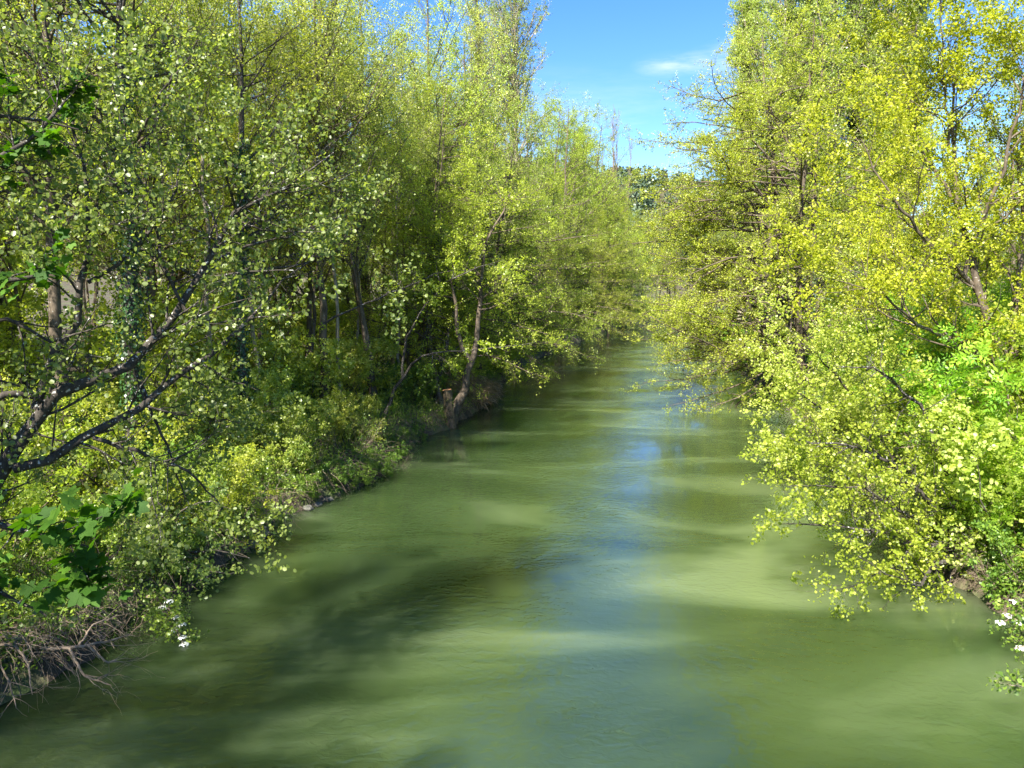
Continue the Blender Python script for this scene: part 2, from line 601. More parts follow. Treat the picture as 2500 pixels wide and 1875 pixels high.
# ------------------------------------------------------------------ tree builders
def tree_meshes(name, seed, H, r0, stems=1, lean=(0, 0), spread_=.25, limb=(2.5, 4.5), prof=None, t_l=(.25, 1), dl=3.6,
                ang=(50, 80), up=.05, flat=.0, d2=4.2, L2=(.6, 1.6), d3=8.5, L3=(.22, .55), per=7, size=.075,
                leaf='alder', kind='kite', bark='bark', bias=None, ivy=0., t2=(.2, 1), extra=None, upb=.5, hang=0., twig_sides=3, leafspread=.05, wob=.05):
    g = np.random.default_rng(seed)
    if prof is None:
        prof = lambda t: .45 + 1.0 * np.sin(np.clip(t * 1.02, 0, 1) * pi) ** .7 * (1 - .45 * t)
    P0, R0 = [], []
    for k in range(stems):
        a = g.uniform(0, 2 * pi)
        sp = 0 if stems == 1 else spread_
        hh = H * (1 if k == 0 else g.uniform(.75, .98))
        base = np.array([cos(a), sin(a), 0]) * (.0 if stems == 1 else r0 * 1.6)
        top = base + np.array([cos(a) * sp * H * .5 + lean[0] * H, sin(a) * sp * H * .5 + lean[1] * H, hh])
        P0.append(bend(g, base - np.array([0, 0, .35]), top, 16, wob * H / 15))
        rk = r0 * (1 if k == 0 else g.uniform(.6, .95))
        R0.append(rk * (1 - np.linspace(0, 1, 16) * .88) * (1 + .5 * np.exp(-np.linspace(0, 1, 16) * 18)))
    P0, R0 = np.array(P0), np.array(R0)
    P1, R1 = spawn(g, P0, R0, dl / stems ** .5, t_l, limb, ang, K=8, wig=.11, up=up, flat=flat, rr=.5, prof=prof, bias=bias, rmax=.07)
    if extra:
        E = np.array([resample(e, 8) for e in extra])
        P1 = np.concatenate([P1, E[:, :, :3] + g.normal(size=(len(E), 8, 3)) * .06 * np.linspace(0, 1, 8)[None, :, None]])
        R1 = np.concatenate([R1, E[:, :, 3]])
    P2, R2 = spawn(g, P1, R1, d2, t2, L2, (25, 65), K=5, wig=.16, up=up * .6, flat=flat, rr=.6, rmax=.03, prof=lambda t: 1.1 - .5 * t)
    P3, R3 = spawn(g, P2, R2, d3, (.15, 1), L3, (25, 70), K=4, wig=.2, up=0, flat=flat * .6, rr=.7, rmax=.009)
    parts = [tubes(P0, R0, 8), tubes(P1, R1, 5), tubes(P2, R2, 4 if twig_sides > 3 else 3), tubes(P3, R3, 3)]
    V, F = merge(parts)
    tm = qmesh(name + "_trunk", V, F, M[bark], smooth=True)
    lv = [leaves(g, P3, per, size, kind, upb=upb, spread=leafspread, hang=hang), leaves(g, P2, per * .8, size, kind, upb=upb, spread=leafspread, t0=.5, hang=hang)]
    cm = lmesh(name + "_crown", lv, M[leaf])
    iv = None
    if ivy > 0:
        n = int(ivy)
        idx = g.integers(0, len(P0), n)
        t = g.uniform(0.02, .62, n) ** 1.0
        pos, tn, r = at(P0, R0, idx, t)
        q = g.normal(size=(n, 3))
        out = unit(q - (q * tn).sum(1, keepdims=True) * tn)
        lump = .10 + .12 * (1 + np.sin(t * 40 + idx) * np.cos(t * 17))
        pos = pos + out * (r + g.random(n) * lump)[:, None]
        V, F, k = place_leaves(g, pos, out + np.array([0, 0, .4]) + .5 * g.normal(size=(n, 3)), np.array([0, 0, -1.]) + .5 * g.normal(size=(n, 3)), .08 * g.uniform(.6, 1.2, n), 'kite')
        iv = qmesh(name + "_ivy", V, F, M['ivy'], g.random(n))
    return tm, cm, iv


def tree(name, label, meshes, loc, rz=0., s=1., group=None, cat='tree'):
    t = thing(name, label, cat, loc, group)
    t.rotation_euler = (0, 0, rz)
    t.scale = (s, s, s)
    link("trunk", meshes[0], t)
    link("crown", meshes[1], t)
    if meshes[2] is not None:
        link("ivy", meshes[2], t)
    return t


def limb_thing(name, label, cat, limbs, seed, levels, leafspec, bark, group=None, crown='crown', trunk='trunk', sides=8, origin=None):
    """A plant grown on hand-placed limbs. limbs: lists of (x, y, z, r)."""
    g = np.random.default_rng(seed)
    K = 14
    L = np.array([resample(l, K) for l in limbs])
    P, R = L[:, :, :3].copy(), L[:, :, 3].copy()
    P[:, 1:-1] += g.normal(size=P[:, 1:-1].shape) * (.012 * plen(P))[:, None, None] * .5
    o = np.array(origin if origin is not None else P[0, 0])
    parts = [tubes(P - o, R, sides)]
    lv = []
    cur = (P, R)
    allt = []
    for li, lvl in enumerate(levels):
        Q = spawn(g, cur[0], cur[1], **lvl)
        parts.append(tubes(Q[0] - o, Q[1], 4 if li < 1 else 3))
        allt.append(Q)
        cur = Q
    V, F = merge(parts)
    t = thing(name, label, cat, tuple(o), group)
    link(trunk, qmesh(name + "_wood", V, F, M[bark], smooth=True), t)
    if leafspec:
        for q, f in zip(allt[-2:], leafspec.get('w', (.6, 1))):
            lv.append(leaves(g, q[0] - o, leafspec['per'] * f, leafspec['size'], leafspec['kind'], upb=leafspec.get('upb', .5), spread=leafspec.get('spread', .04), clump=.4, hang=leafspec.get('hang', 0)))
        link(crown, lmesh(name + "_leaves", lv, M[leafspec['mat']]), t)
    return t


def PL(pts):
    """polyline from (display x, display y, depth, radius)."""
    return [(*W(x, y, D), r) for x, y, D, r in pts]


# ------------------------------------------------------------------ the woods: prototypes
poplar_prof = lambda t: .5 + .6 * np.sin(t * pi) ** .8
PR = {}
PR['slim_a'] = tree_meshes('slim_a', 15, 16, .085, 1, limb=(1.6, 3.2), size=.064, per=7, leaf='pale', bark='palebark', ang=(30, 65), up=.05, t_l=(.5, 1), dl=4, wob=.07)
PR['slim_b'] = tree_meshes('slim_b', 16, 15, .08, 2, limb=(1.6, 3.0), size=.066, per=7, leaf='alder', bark='bark', ang=(30, 70), up=.04, t_l=(.5, 1), dl=4, wob=.07, spread_=.12)
PR['alder_a'] = tree_meshes('alder_a', 1, 15, .16, 1, limb=(2.4, 4.6), flat=.3, size=.068, per=8, bark='bark')
PR['alder_b'] = tree_meshes('alder_b', 2, 16, .15, 2, limb=(2.2, 4.2), flat=.4, size=.068, per=8, spread_=.22)
PR['alder_c'] = tree_meshes('alder_c', 3, 14, .12, 3, limb=(2.0, 3.6), flat=.4, size=.068, per=8, spread_=.3, bark='darkbark')
PR['pale_a'] = tree_meshes('pale_a', 4, 16, .17, 1, limb=(2.4, 4.4), size=.064, per=8, leaf='pale', bark='bark', ang=(30, 65), up=.06, t_l=(.3, 1))
PR['pale_b'] = tree_meshes('pale_b', 5, 17, .15, 2, limb=(2.2, 4.2), size=.064, per=8, leaf='pale', bark='bark', ang=(30, 65), up=.06, t_l=(.3, 1))
PR['ivy_a'] = tree_meshes('ivy_a', 6, 16, .2, 1, limb=(2.2, 4.4), size=.066, per=6, leaf='pale', bark='darkbark', ivy=6000, t_l=(.35, 1))
PR['ivy_b'] = tree_meshes('ivy_b', 7, 15, .16, 1, limb=(2.2, 4.2), size=.068, per=6.5, leaf='alder', bark='darkbark', ivy=5000, t_l=(.3, 1))
PR['yellow_a'] = tree_meshes('yellow_a', 8, 13, .14, 2, limb=(2.2, 4.2), size=.078, per=7.5, leaf='yellow', bark='bark', ang=(30, 60), up=.06)
PR['poplar'] = tree_meshes('poplar', 9, 32, .34, 1, limb=(2.6, 4.6), prof=poplar_prof, size=.125, per=6, leaf='poplar', bark='palebark', ang=(16, 32), up=.09, dl=6.5, d2=4.2, L2=(.7, 1.7), d3=7.0, L3=(.3, .7), t_l=(.12, 1), wob=.02)
PR['poplar_c'] = tree_meshes('poplar_c', 19, 32, .34, 1, limb=(3.4, 6.0), prof=poplar_prof, size=.11, per=4, leaf='poplar', bark='palebark', ang=(20, 38), up=.08, dl=5, d2=3.6, L2=(.7, 1.6), d3=6.5, L3=(.3, .7), t_l=(.12, 1), wob=.02)
PR['poplar_b'] = tree_meshes('poplar_b', 10, 32, .34, 1, limb=(2.8, 5.0), prof=poplar_prof, size=.125, per=6, leaf='poplar', bark='palebark', ang=(16, 34), up=.09, dl=6.2, d2=4.0, L2=(.7, 1.6), d3=6.5, L3=(.3, .7), t_l=(.12, 1), wob=.02)


def px_of(x, y):
    return (x / y * FPX * cos(PITCH) + 512) * 2212 / 1024


# left bank, the row along the water and behind it: (kind, x, y, rz, scale, label)
GL = 'riverside trees of the left bank'
PR['layer_a'] = tree_meshes('layer_a', 32, 15, .15, 3, lean=(.05, -.02), spread_=.2, limb=(3.2, 5.8), prof=lambda t: np.clip(1.1 - .6 * t, .2, 1.2), t_l=(.08, 1), dl=3.8, ang=(60, 92), up=.012, flat=.55,
                          d2=4, L2=(.7, 1.8), d3=7.5, L3=(.22, .6), per=8, size=.070, leaf='alder', bias=(.3, -.15, 0), upb=.9,
                          extra=[[(0, 0, h, .06), (2, a, h + .5, .045), (4.5, 2 * a, h + .6, .03), (7.2, 2.6 * a, h + d, .008)] for h, a, d in ((1.2, -.6, -.4), (2, .3, .2), (3, -1, 0), (4.2, .6, .3), (5.3, -.3, .8), (6.8, -1, 1), (8.5, .2, 1.4))])
left = [
    ('ivy_a', -9.3, 18.5, .4, 1.0, 'tall tree with thick dark ivy-clad trunk behind the round-leaved branches'),
    ('ivy_b', -8.3, 23.5, 2.0, 1.0, 'ivy-wrapped tree with dark stem between the big ivy-clad tree and the brown slender trunk'),
    ('pale_a', -7.3, 30.0, 1.1, 1.05, 'slender tree with sunlit brown bare trunk in the middle of the left bank'),
    ('pale_b', -5.6, 33.0, 4.1, 1.1, 'pale crooked two-stemmed tree whose light branches rise against the sky'),
    ('layer_a', -5.0, 38.5, -.2, 1.0, 'alder with paired stems growing behind the cut stump'),
    ('ivy_b', -3.6, 43.0, 5.2, 1.05, 'ivy-clad dark tree standing behind the leaning trunk at the bend of the bank'),
    ('layer_a', -2.4, 48.0, .15, 1.1, 'several-stemmed alder with boughs reaching low over the water past the dry grass'),
    ('layer_a', -1.6, 57.0, -.3, .95, 'pinkish-trunked alder where the left bank starts to bend away'),
    ('layer_a', 1.0, 67.0, .3, 1.0, 'alder with low layered boughs beyond the bend, just short of the leaning far trunks'),
    ('layer_a', 4.6, 80.0, -.1, 1.05, 'alder with stems leaning out over the river at the far left bank'),
    ('layer_a', 8.0, 95.0, .4, 1.05, 'far left-bank alder above the dark slanting trunk at the water'),
    ('alder_b', 3.4, 87.0, .6, 1.7, 'tall alder right of the sky-bordering poplar, set back from the far bank'),
    ('alder_a', 7.0, 103.0, 2.6, 1.85, 'tall alder closing the left side of the sky gap low down'),
    ('alder_b', 14.5, 112.0, 1.6, 1.25, 'tall distant alder standing right in front of the bare poplars'),
    ('alder_b', 10.8, 116.0, 3.6, 1.75, 'tall distant alder just left of the distant light poplar'),
    ('layer_a', 18.5, 130.0, .6, 1.1, 'most distant waterside alder, at the very end of the visible river'),
    ('layer_a', 12.5, 112.0, -.2, 1.1, 'small-looking far alder where the river disappears'),
]
for k, x, y, rz, s, lab in left:
    tree('riverside_tree', lab, PR[k], ground_pt(x, y), rz, s, GL)

g = np.random.default_rng(77)


LOOK = dict(slim_a='slim tree with long bare stem', slim_b='slim dark-stemmed tree', alder_a='single-stemmed green-leaved tree', alder_b='twin-stemmed green-leaved tree', alder_c='dark-barked three-stemmed tree',
            pale_a='light-barked slender tree', pale_b='twin-stemmed pale-leaved tree', yellow_a='yellow-green twin-stemmed tree', ivy_b='ivy-clad tree',
            ivy_a='ivy-clad tree', shrub_a='pale round-leaved shrub', shrub_b='small-leaved yellow-green shrub', shrub_c='bright long-leaved shrub',
            shrub_d='straggly brown-twigged bramble', shrub_e='low mounded shrub')
MARK_L = ((14.5, 'behind the white flowers'), (17.5, 'by the round-leaved spray'), (21.5, 'below the big ivy-clad tree'), (27, 'right of the big ivy-clad tree'),
          (32, 'by the brown slender trunk'), (37, 'left of the cut stump'), (44, 'behind the hanging dry grass'), (56, 'past the dry grass'),
          (76, 'below the tall left poplars'), (999, 'near the river end'))
MARK_R = ((14.8, 'by the right-hand white flowers'), (18, 'behind the overhanging shrub'), (23, 'below the yellow-leaved tree'), (31, 'by the pale leaning shrub'),
          (38, 'right of the layered alder'), (50, 'behind the layered alder'), (999, 'beyond the layered alder'))
AUTO = []


def auto_label(o, kind, x, y):
    s_, left_ = sd_bank(x, y)
    where = 'at the waterline' if s_ < 1 else 'just behind the waterline' if s_ < 3.2 else 'up the bank' if s_ < 8 else 'deep in the wood'
    mark = next(m for lim, m in (MARK_L if left_ else MARK_R) if y < lim)
    px = px_of(x, y)
    if y > 110:
        where = 'in the distance'
        mark = next(m for lim, m in ((1240, 'left of the distant poplar'), (1305, 'below the distant poplar'), (1390, 'below the bare poplars'),
                                     (1470, 'under the sky gap'), (9999, 'behind the layered alder')) if px < lim)
    AUTO.append((o, LOOK[kind], where, mark, px))


def finish_labels():
    d = {}
    for o, lk, wh, mk, px in AUTO:
        d.setdefault(lk + ' ' + wh + ' ' + mk, []).append((px, o))
    for lab, lst_ in d.items():
        lst_.sort(key=lambda q: q[0])
        n = len(lst_)
        for k, (px, o) in enumerate(lst_):
            if n == 1:
                o['label'] = lab
            else:
                o['label'] = lab + ', ' + ('leftmost' if k == 0 else 'rightmost' if k == n - 1 else ['', 'second', 'third', 'fourth', 'fifth', 'sixth', 'seventh', 'eighth'][k] + ' from left')


def scatter(n, fx, kinds, labels, group, s=(.9, 1.15), mind=2.6, seed=1, name='woodland_tree', tries=4000):
    g = np.random.default_rng(seed)
    pts = []
    out = 0
    for _ in range(tries):
        if out >= n:
            break
        x, y = fx(g)
        if sd_bank(x, y)[0] < 2.2:
            continue
        if any((x - a) ** 2 + (y - b_) ** 2 < mind ** 2 for a, b_ in pts):
            continue
        pts.append((x, y))
        k = kinds[g.integers(len(kinds))]
        sz = g.uniform(*s)
        if y > 110 and px_of(x, y) > 1300:
            sz *= .8
        auto_label(tree(name, labels, PR[k], ground_pt(x, y), g.uniform(0, 6.28), sz, group), k, x, y)
        out += 1


def fx_left(lo, hi, d0, d1):
    def f(g):
        y = g.uniform(lo, hi)
        x = np.interp(y, LY, LX) - g.uniform(d0, d1)
        return x, y
    return f


scatter(12, fx_left(15, 34, 5.5, 13), ['alder_a', 'pale_a', 'pale_b', 'alder_b', 'ivy_b', 'yellow_a'],
        'leafy tree standing inside the wood behind the near part of the left bank', 'wood behind the near left bank', seed=11, mind=2.8)
scatter(12, fx_left(34, 70, 5, 16), ['alder_a', 'pale_a', 'pale_b', 'alder_b', 'alder_c', 'yellow_a'],
        'leafy tree standing inside the wood behind the bend of the left bank', 'wood behind the bend of the left bank', seed=12, mind=3.6)
scatter(14, fx_left(22, 80, 17, 34), ['alder_a', 'pale_a', 'pale_b', 'yellow_a'],
        'tree at the back of the left wood, seen only through gaps', 'back of the left wood', seed=13, mind=4.5, s=(1.0, 1.25))

scatter(12, fx_left(12, 34, 12, 26), ['alder_a', 'pale_a', 'pale_b', 'yellow_a'], 'x', 'trees deep in the near left wood', seed=14, mind=3.5, s=(.9, 1.2))
scatter(16, fx_left(24, 56, 2.3, 6), ['slim_a', 'slim_b', 'slim_a'], 'x', 'slim stems along the left bank', seed=16, mind=1.5, s=(.85, 1.1), name='slender_tree')
# left poplar that bounds the sky
for x, y, s, rz, lab in ((.4, 68, 1.05, .3, 'tall pale poplar whose right edge borders the sky above the left bank'),
                         (-3.4, 75, 1.0, 2.2, 'tall poplar just behind and left of the one bordering the sky')):
    tree('poplar_tree', lab, PR['poplar_c'], ground_pt(x, y), rz, s, 'poplars behind the left bank')

for x, y, s, rz, k, lab in ((-4.6, 44, 1.3, 1., 'pale_a', 'tall airy tree with sky showing through its top, left of the tall left-bank poplars'),
                            (-7.5, 40, 1.3, 3., 'pale_b', 'tall airy two-stemmed tree filling the top of the picture above the brown slender trunk'),
                            (-2.8, 54, 1.35, 5., 'pale_a', 'tall airy tree standing directly before the tall left-bank poplars'),
                            (-11, 36, 1.3, 2., 'pale_b', 'tall airy tree rising behind the ivy-wrapped dark stem')):
    tree('airy_tree', lab, PR[k], ground_pt(x, y), rz, s, 'tall airy trees of the left wood')
# trees beside the camera that shade the near water
for k, (x, y, kd, s) in enumerate(((-11.5, 4, 'alder_a', 1.0), (-10.5, -1.5, 'alder_b', 1.0), (-9.5, -6, 'alder_a', 1.0), (-7.5, -9.5, 'alder_b', .9))):
    tree('bankside_tree', ('bankside tree nearest the near round-leaved alder, left of the viewpoint', 'bankside tree just behind the viewpoint on the left', 'bankside tree farther behind the viewpoint', 'lowest bankside tree standing last behind the viewpoint')[k], PR[kd], ground_pt(x, y), k * 1.1, s, 'trees beside the viewpoint')

# right bank poplars
for k, (dx, D, s, kind, lab) in enumerate(((1602, 80, 1.12, 'poplar', 'slim poplar standing first beside the white cloud'),
                                     (1672, 74, 1.20, 'poplar_b', 'second poplar from the sky gap in the tall right-bank row'),
                                     (1722, 78, 1.30, 'poplar', 'third poplar from the sky gap in the tall right-bank row'),
                                     (1775, 72, 1.28, 'poplar_b', 'bright poplar in the very middle of the tall right-bank row'),
                                     (1830, 76, 1.30, 'poplar', 'poplar just right of the middle of the tall right-bank row'),
                                     (1885, 71, 1.24, 'poplar_b', 'second last poplar of the row, over the spreading yellow-green boughs'),
                                     (1938, 74, 1.22, 'poplar', 'last poplar of the row, above the yellow-leaved tree'))):
    p = W(dx, 600, D)
    tree('poplar_tree', lab, PR[kind], ground_pt(p[0], p[1]), k * 1.3, s, 'tall poplars behind the right bank')


# distant trees at the end of the river
def fx_far(g):
    y = g.uniform(112, 190)
    dx = g.uniform(1150, 1600)
    p = W(dx, 500, y)
    return p[0], y


scatter(34, fx_far, ['alder_a', 'alder_b', 'pale_b', 'yellow_a'], 'yellow-green tree in the distance where the river bends out of sight',
        'distant trees at the river bend', seed=21, mind=4.2, s=(1.4, 1.85), name='distant_tree')
p = W(1248, 400, 150)
tree('poplar_tree', 'distant light green poplar top against the sky left of the bare poplars', PR['poplar_b'], ground_pt(p[0], p[1]), 1, 1.0)

# right: hero alder leaning over the river
hero_at = np.array(ground_pt(14.9, 41, -.1))


def bough(z0, mid, end):
    m, e = W(*mid) - hero_at, W(*end) - hero_at
    return [(-.1, 0, z0, .075), (m[0] * .5, m[1] * .5, z0 * .6 + m[2] * .55 + .2, .06), (*m, .04), (*e, .01)]


boughs = [bough(1.6, (1560, 810, 40), (1385, 830, 39.5)), bough(2.2, (1540, 700, 41), (1385, 735, 40)), bough(1.2, (1580, 840, 38.5), (1440, 880, 37.5)),
          bough(1.2, (1610, 850, 38), (1520, 885, 37)), bough(3.2, (1540, 620, 41), (1435, 650, 41)), bough(2.6, (1570, 760, 39), (1410, 790, 38.5)),
          bough(4.5, (1540, 540, 41), (1440, 575, 41)), bough(6, (1530, 470, 41), (1435, 500, 41)), bough(8, (1530, 390, 41), (1400, 420, 41)), bough(10, (1530, 310, 41), (1380, 300, 41)),
          bough(3.8, (1500, 650, 43), (1445, 690, 43)), bough(2, (1600, 780, 37.5), (1480, 820, 36.5)), bough(5.5, (1560, 560, 39), (1445, 610, 38)), bough(12, (1540, 220, 41), (1450, 190, 41)),
          bough(3, (1480, 700, 42), (1440, 770, 42)), bough(7, (1500, 430, 40), (1430, 460, 40))]
prof_r = lambda t: np.clip(1.1 - .25 * t - np.clip(t - .68, 0, 1) * 2.6, .2, 1.1)
hero = tree_meshes('hero_alder', 30, 19, .27, 4, lean=(-.09, -.02), spread_=.2, limb=(5.5, 8.8), prof=prof_r, t_l=(.03, 1), dl=6.6, ang=(60, 98), up=.0, flat=.5,
                   d2=3.6, L2=(.8, 2.1), d3=7.5, L3=(.22, .6), per=9, size=.080, leaf='alder', bark='bark', t2=(.4, 1), extra=boughs, bias=(-.45, .28, 0), upb=.9)
p = W(1700, 850, 46)
tree('riverside_tree', 'large several-stemmed alder spreading flat layered boughs over the water on the right bank', hero, ground_pt(14.9, 41, -.1), 0, 1.0, 'riverside trees of the right bank')
for k, x, y, rz, s, lab in (
    ('alder_b', 19.5, 55, 1.0, 1.0, 'alder standing just behind the large layered alder on the right bank'),
    ('alder_c', 19.5, 63, 2.0, 1.0, 'alder with low boughs hiding the far right waterline'),
    ('alder_a', 24, 78, 3.0, 1.0, 'far right-bank alder closing the view of the river'),
    ('alder_b', 27, 95, 5.0, 1.1, 'farthest right-bank alder beside the sliver of far water'),
    ('yellow_a', 18.6, 34, 1.7, .9, 'yellow-green tree filling in right of the large layered alder'),
    ('alder_b', 23, 70, 2.5, 1.1, 'alder in the dense foliage between the layered alder and the river end'),
    ('alder_c', 26, 86, 3.5, 1.1, 'slanting alder near the river end on the right bank'),
    ('alder_a', 20.5, 42, 2.6, .85, 'green tree under the tall poplars of the right bank'),
):
    tree('riverside_tree', lab, PR[k], ground_pt(x, y), rz, s, 'riverside trees of the right bank')


def fx_right(g):
    while True:
        y = g.uniform(24, 75)
        x = np.interp(y, RY, RX) + g.uniform(5, 24)
        if y > 50 or px_of(x, y) > 1960:
            return x, y


scatter(16, fx_right, ['yellow_a', 'alder_a', 'alder_b', 'pale_a'], 'leafy tree inside the wood behind the right bank', 'wood behind the right bank', seed=31, mind=4, s=(.75, 1.0))

# right: the near yellow tree, hand placed limbs
lv3 = [dict(dens=3.0, t=(.12, 1), L=(1.0, 2.4), ang=(30, 65), K=7, wig=.12, up=.05, rr=.6, rmax=.03),
       dict(dens=4.5, t=(.15, 1), L=(.5, 1.2), ang=(25, 65), K=5, wig=.16, up=.02, rr=.6, rmax=.012),
       dict(dens=8, t=(.2, 1), L=(.15, .4), ang=(25, 70), K=4, wig=.2, up=0, rr=.7, rmax=.006)]
D = 19
limbs = [PL([(2290, 1000, D, .15), (2185, 800, D, .11), (2100, 610, D, .085), (2065, 440, D, .06), (2050, 300, D, .04), (2080, 120, D, .02), (2060, -120, D, .01)]),
         PL([(2190, 790, D, .09), (2210, 560, D + .6, .07), (2205, 330, D + 1, .05), (2230, 100, D + 1, .03), (2240, -150, D + 1, .012)]),
         PL([(2100, 615, D, .06), (2000, 520, D - .5, .045), (1940, 440, D - 1, .03), (1890, 360, D - 1, .018), (1860, 300, D - 1, .01)]),
         PL([(2065, 440, D, .05), (1990, 320, D + .3, .035), (1965, 240, D + .6, .02), (1950, 170, D + .6, .01)]),
         PL([(2180, 800, D, .07), (2050, 740, D - 1, .05), (1960, 680, D - 1.6, .03), (1890, 620, D - 2, .018), (1860, 560, D - 2, .01)]),
         PL([(2080, 600, D, .06), (2140, 420, D - .6, .045), (2200, 250, D - 1, .03), (2230, 60, D - 1.2, .015)]),
         PL([(2050, 330, D, .035), (2040, 180, D - .3, .025), (2030, 40, D - .5, .015), (2035, -120, D - .5, .01)])]
limb_thing('yellow_leaved_tree', 'near tree with bright yellow-green leaves and grey forking stems filling the upper right', 'tree', limbs, 41, lv3,
           dict(per=13, size=.07, kind='kite', mat='yellow', spread=.05, w=(.6, 1)), 'bark', group='riverside trees of the right bank')

# ------------------------------------------------------------------ near left: round-leaved alder and maple boughs
lvn = [dict(dens=4.2, t=(.08, 1), L=(.6, 1.7), ang=(30, 75), K=7, wig=.13, up=.04, rr=.5, rmax=.018),
       dict(dens=5.5, t=(.12, 1), L=(.3, .8), ang=(25, 65), K=5, wig=.16, up=.02, rr=.6, rmax=.008),
       dict(dens=9, t=(.2, 1), L=(.08, .28), ang=(25, 70), K=3, wig=.2, up=.05, rr=.7, rmax=.004)]
base = (-8.6, 7.9, .5, .17)
limbs = [[base] + PL([(-60, 1090, 8.6, .10), (30, 1010, 8.8, .09), (75, 885, 9, .078), (130, 830, 9.1, .07), (250, 795, 9.3, .058), (330, 740, 9.5, .052), (400, 670, 9.7, .045), (470, 560, 10, .037),
             (510, 470, 10.2, .028), (620, 400, 10.6, .018), (720, 330, 11, .008)]),
         PL([(30, 1012, 8.8, .06), (110, 985, 8.9, .055), (200, 945, 9.1, .05), (310, 870, 9.4, .043), (400, 800, 9.7, .036), (460, 760, 10, .03), (540, 690, 10.3, .022), (620, 600, 10.8, .014), (690, 530, 11.2, .007)]),
         PL([(75, 885, 9, .055), (110, 780, 9.1, .05), (170, 670, 9.2, .042), (190, 600, 9.3, .038), (195, 480, 9.4, .028), (185, 380, 9.5, .022), (165, 280, 9.6, .017), (140, 150, 9.7, .012), (110, 10, 9.8, .006)]),
         PL([(85, 860, 9, .045), (20, 850, 8.8, .04), (-60, 880, 8.6, .04), (-140, 940, 8.4, .03)]),
         PL([(190, 610, 9.3, .025), (270, 560, 9.5, .022), (340, 480, 9.8, .018), (390, 380, 10, .012), (400, 250, 10.2, .006)]),
         PL([(200, 945, 9.1, .028), (330, 985, 9.3, .022), (410, 1020, 9.6, .016), (460, 1070, 10, .01), (490, 1110, 10.2, .005)]),
         PL([(290, 800, 9.4, .026), (325, 890, 9.5, .02), (370, 980, 9.7, .014), (400, 1090, 9.9, .007)]),
         PL([(-140, 420, 8.2, .03), (-20, 345, 8.4, .026), (80, 290, 8.6, .02), (150, 205, 8.8, .012), (200, 120, 9, .006)]),
         PL([(470, 560, 10, .025), (540, 530, 10.2, .018), (640, 505, 10.6, .012), (730, 470, 11, .006)]),
         PL([(400, 670, 9.7, .024), (350, 560, 9.7, .02), (330, 440, 9.8, .016), (280, 320, 9.9, .012), (240, 180, 10, .007)]),
         PL([(-100, 700, 8.6, .03), (20, 690, 8.8, .022), (110, 740, 8.9, .014), (230, 700, 9, .007)])]
limb_thing('near_alder', 'near round-leaved tree with dark lichen-spotted boughs reaching in at the left edge', 'tree', limbs, 51, lvn,
           dict(per=5.2, size=.054, kind='round', mat='near', spread=.035, upb=.35, w=(.7, 1)), 'darkbark')

lvm = [dict(dens=8, t=(.35, 1), L=(.3, .8), ang=(30, 75), K=5, wig=.1, up=.0, rr=.5, rmax=.012),
       dict(dens=7, t=(.3, 1), L=(.1, .3), ang=(25, 65), K=4, wig=.12, up=.0, rr=.6, rmax=.005)]
mb = (-9.4, 5.2, .4)
limbs = [[(*mb, .16), (*W(-420, 1150, 6.4), .09)] + PL([(-120, 1130, 5.7, .05), (10, 1130, 5.6, .03), (110, 1140, 5.5, .014), (190, 1180, 5.5, .006)]),
         [(*W(-430, 1160, 6.4), .08)] + PL([(-420, 850, 7.2, .07), (-150, 640, 7.8, .05), (0, 610, 8, .03), (110, 590, 8.2, .012)]),
         [(*W(-420, 880, 7.2), .06)] + PL([(-330, 500, 7.8, .05), (-120, 300, 8.4, .035), (30, 250, 8.6, .02), (170, 280, 8.8, .008)]),
         [(*W(-130, 1130, 5.7), .03)] + PL([(-60, 1250, 5.6, .02), (40, 1300, 5.5, .012), (100, 1330, 5.5, .006)])]
limb_thing('maple_tree', 'maple with big dark lobed leaves poking in at the left edge', 'tree', limbs, 52, lvm,
           dict(per=6.5, size=.10, kind='maple', mat='maple', spread=.05, upb=1.2, w=(.5, 1), hang=.2), 'darkbark')

# ------------------------------------------------------------------ shrubs
PR['shrub_a'] = tree_meshes('shrub_a', 61, 2.4, .03, 9, spread_=1.1, limb=(.5, 1.1), dl=9, t_l=(.08, 1), d2=9, L2=(.2, .5), d3=14, L3=(.08, .25), per=6, size=.065, leaf='pale', kind='round', bark='darkbark', ang=(30, 75), leafspread=.03, wob=.35)
PR['shrub_b'] = tree_meshes('shrub_b', 62, 2.2, .03, 10, spread_=1.3, limb=(.5, 1.1), dl=9, t_l=(.08, 1), d2=9, L2=(.2, .5), d3=13, L3=(.08, .25), per=6, size=.06, leaf='alder', kind='kite', bark='bark', ang=(30, 75), leafspread=.03, wob=.4)
PR['shrub_c'] = tree_meshes('shrub_c', 63, 2.2, .03, 9, spread_=1.1, limb=(.5, 1.0), dl=8, t_l=(.1, 1), d2=7, L2=(.2, .5), d3=8, L3=(.1, .25), per=3.2, size=.15, leaf='elder', kind='compound', bark='bark', ang=(25, 65), leafspread=.03, wob=.3)
PR['shrub_d'] = tree_meshes('shrub_d', 64, 1.6, .018, 14, spread_=1.7, limb=(.5, 1.2), dl=9, t_l=(.05, 1), d2=6, L2=(.2, .6), d3=6, L3=(.1, .3), per=1.6, size=.055, leaf='cover', kind='kite', bark='twig', ang=(30, 80), up=-.05, leafspread=.03, wob=.5)
PR['shrub_e'] = tree_meshes('shrub_e', 65, 1.3, .02, 10, spread_=1.7, limb=(.4, .9), dl=10, t_l=(.05, 1), d2=9, L2=(.2, .45), d3=13, L3=(.08, .2), per=6, size=.075, leaf='cover', kind='kite', bark='bark', ang=(30, 80), up=-.03, leafspread=.03, wob=.4)


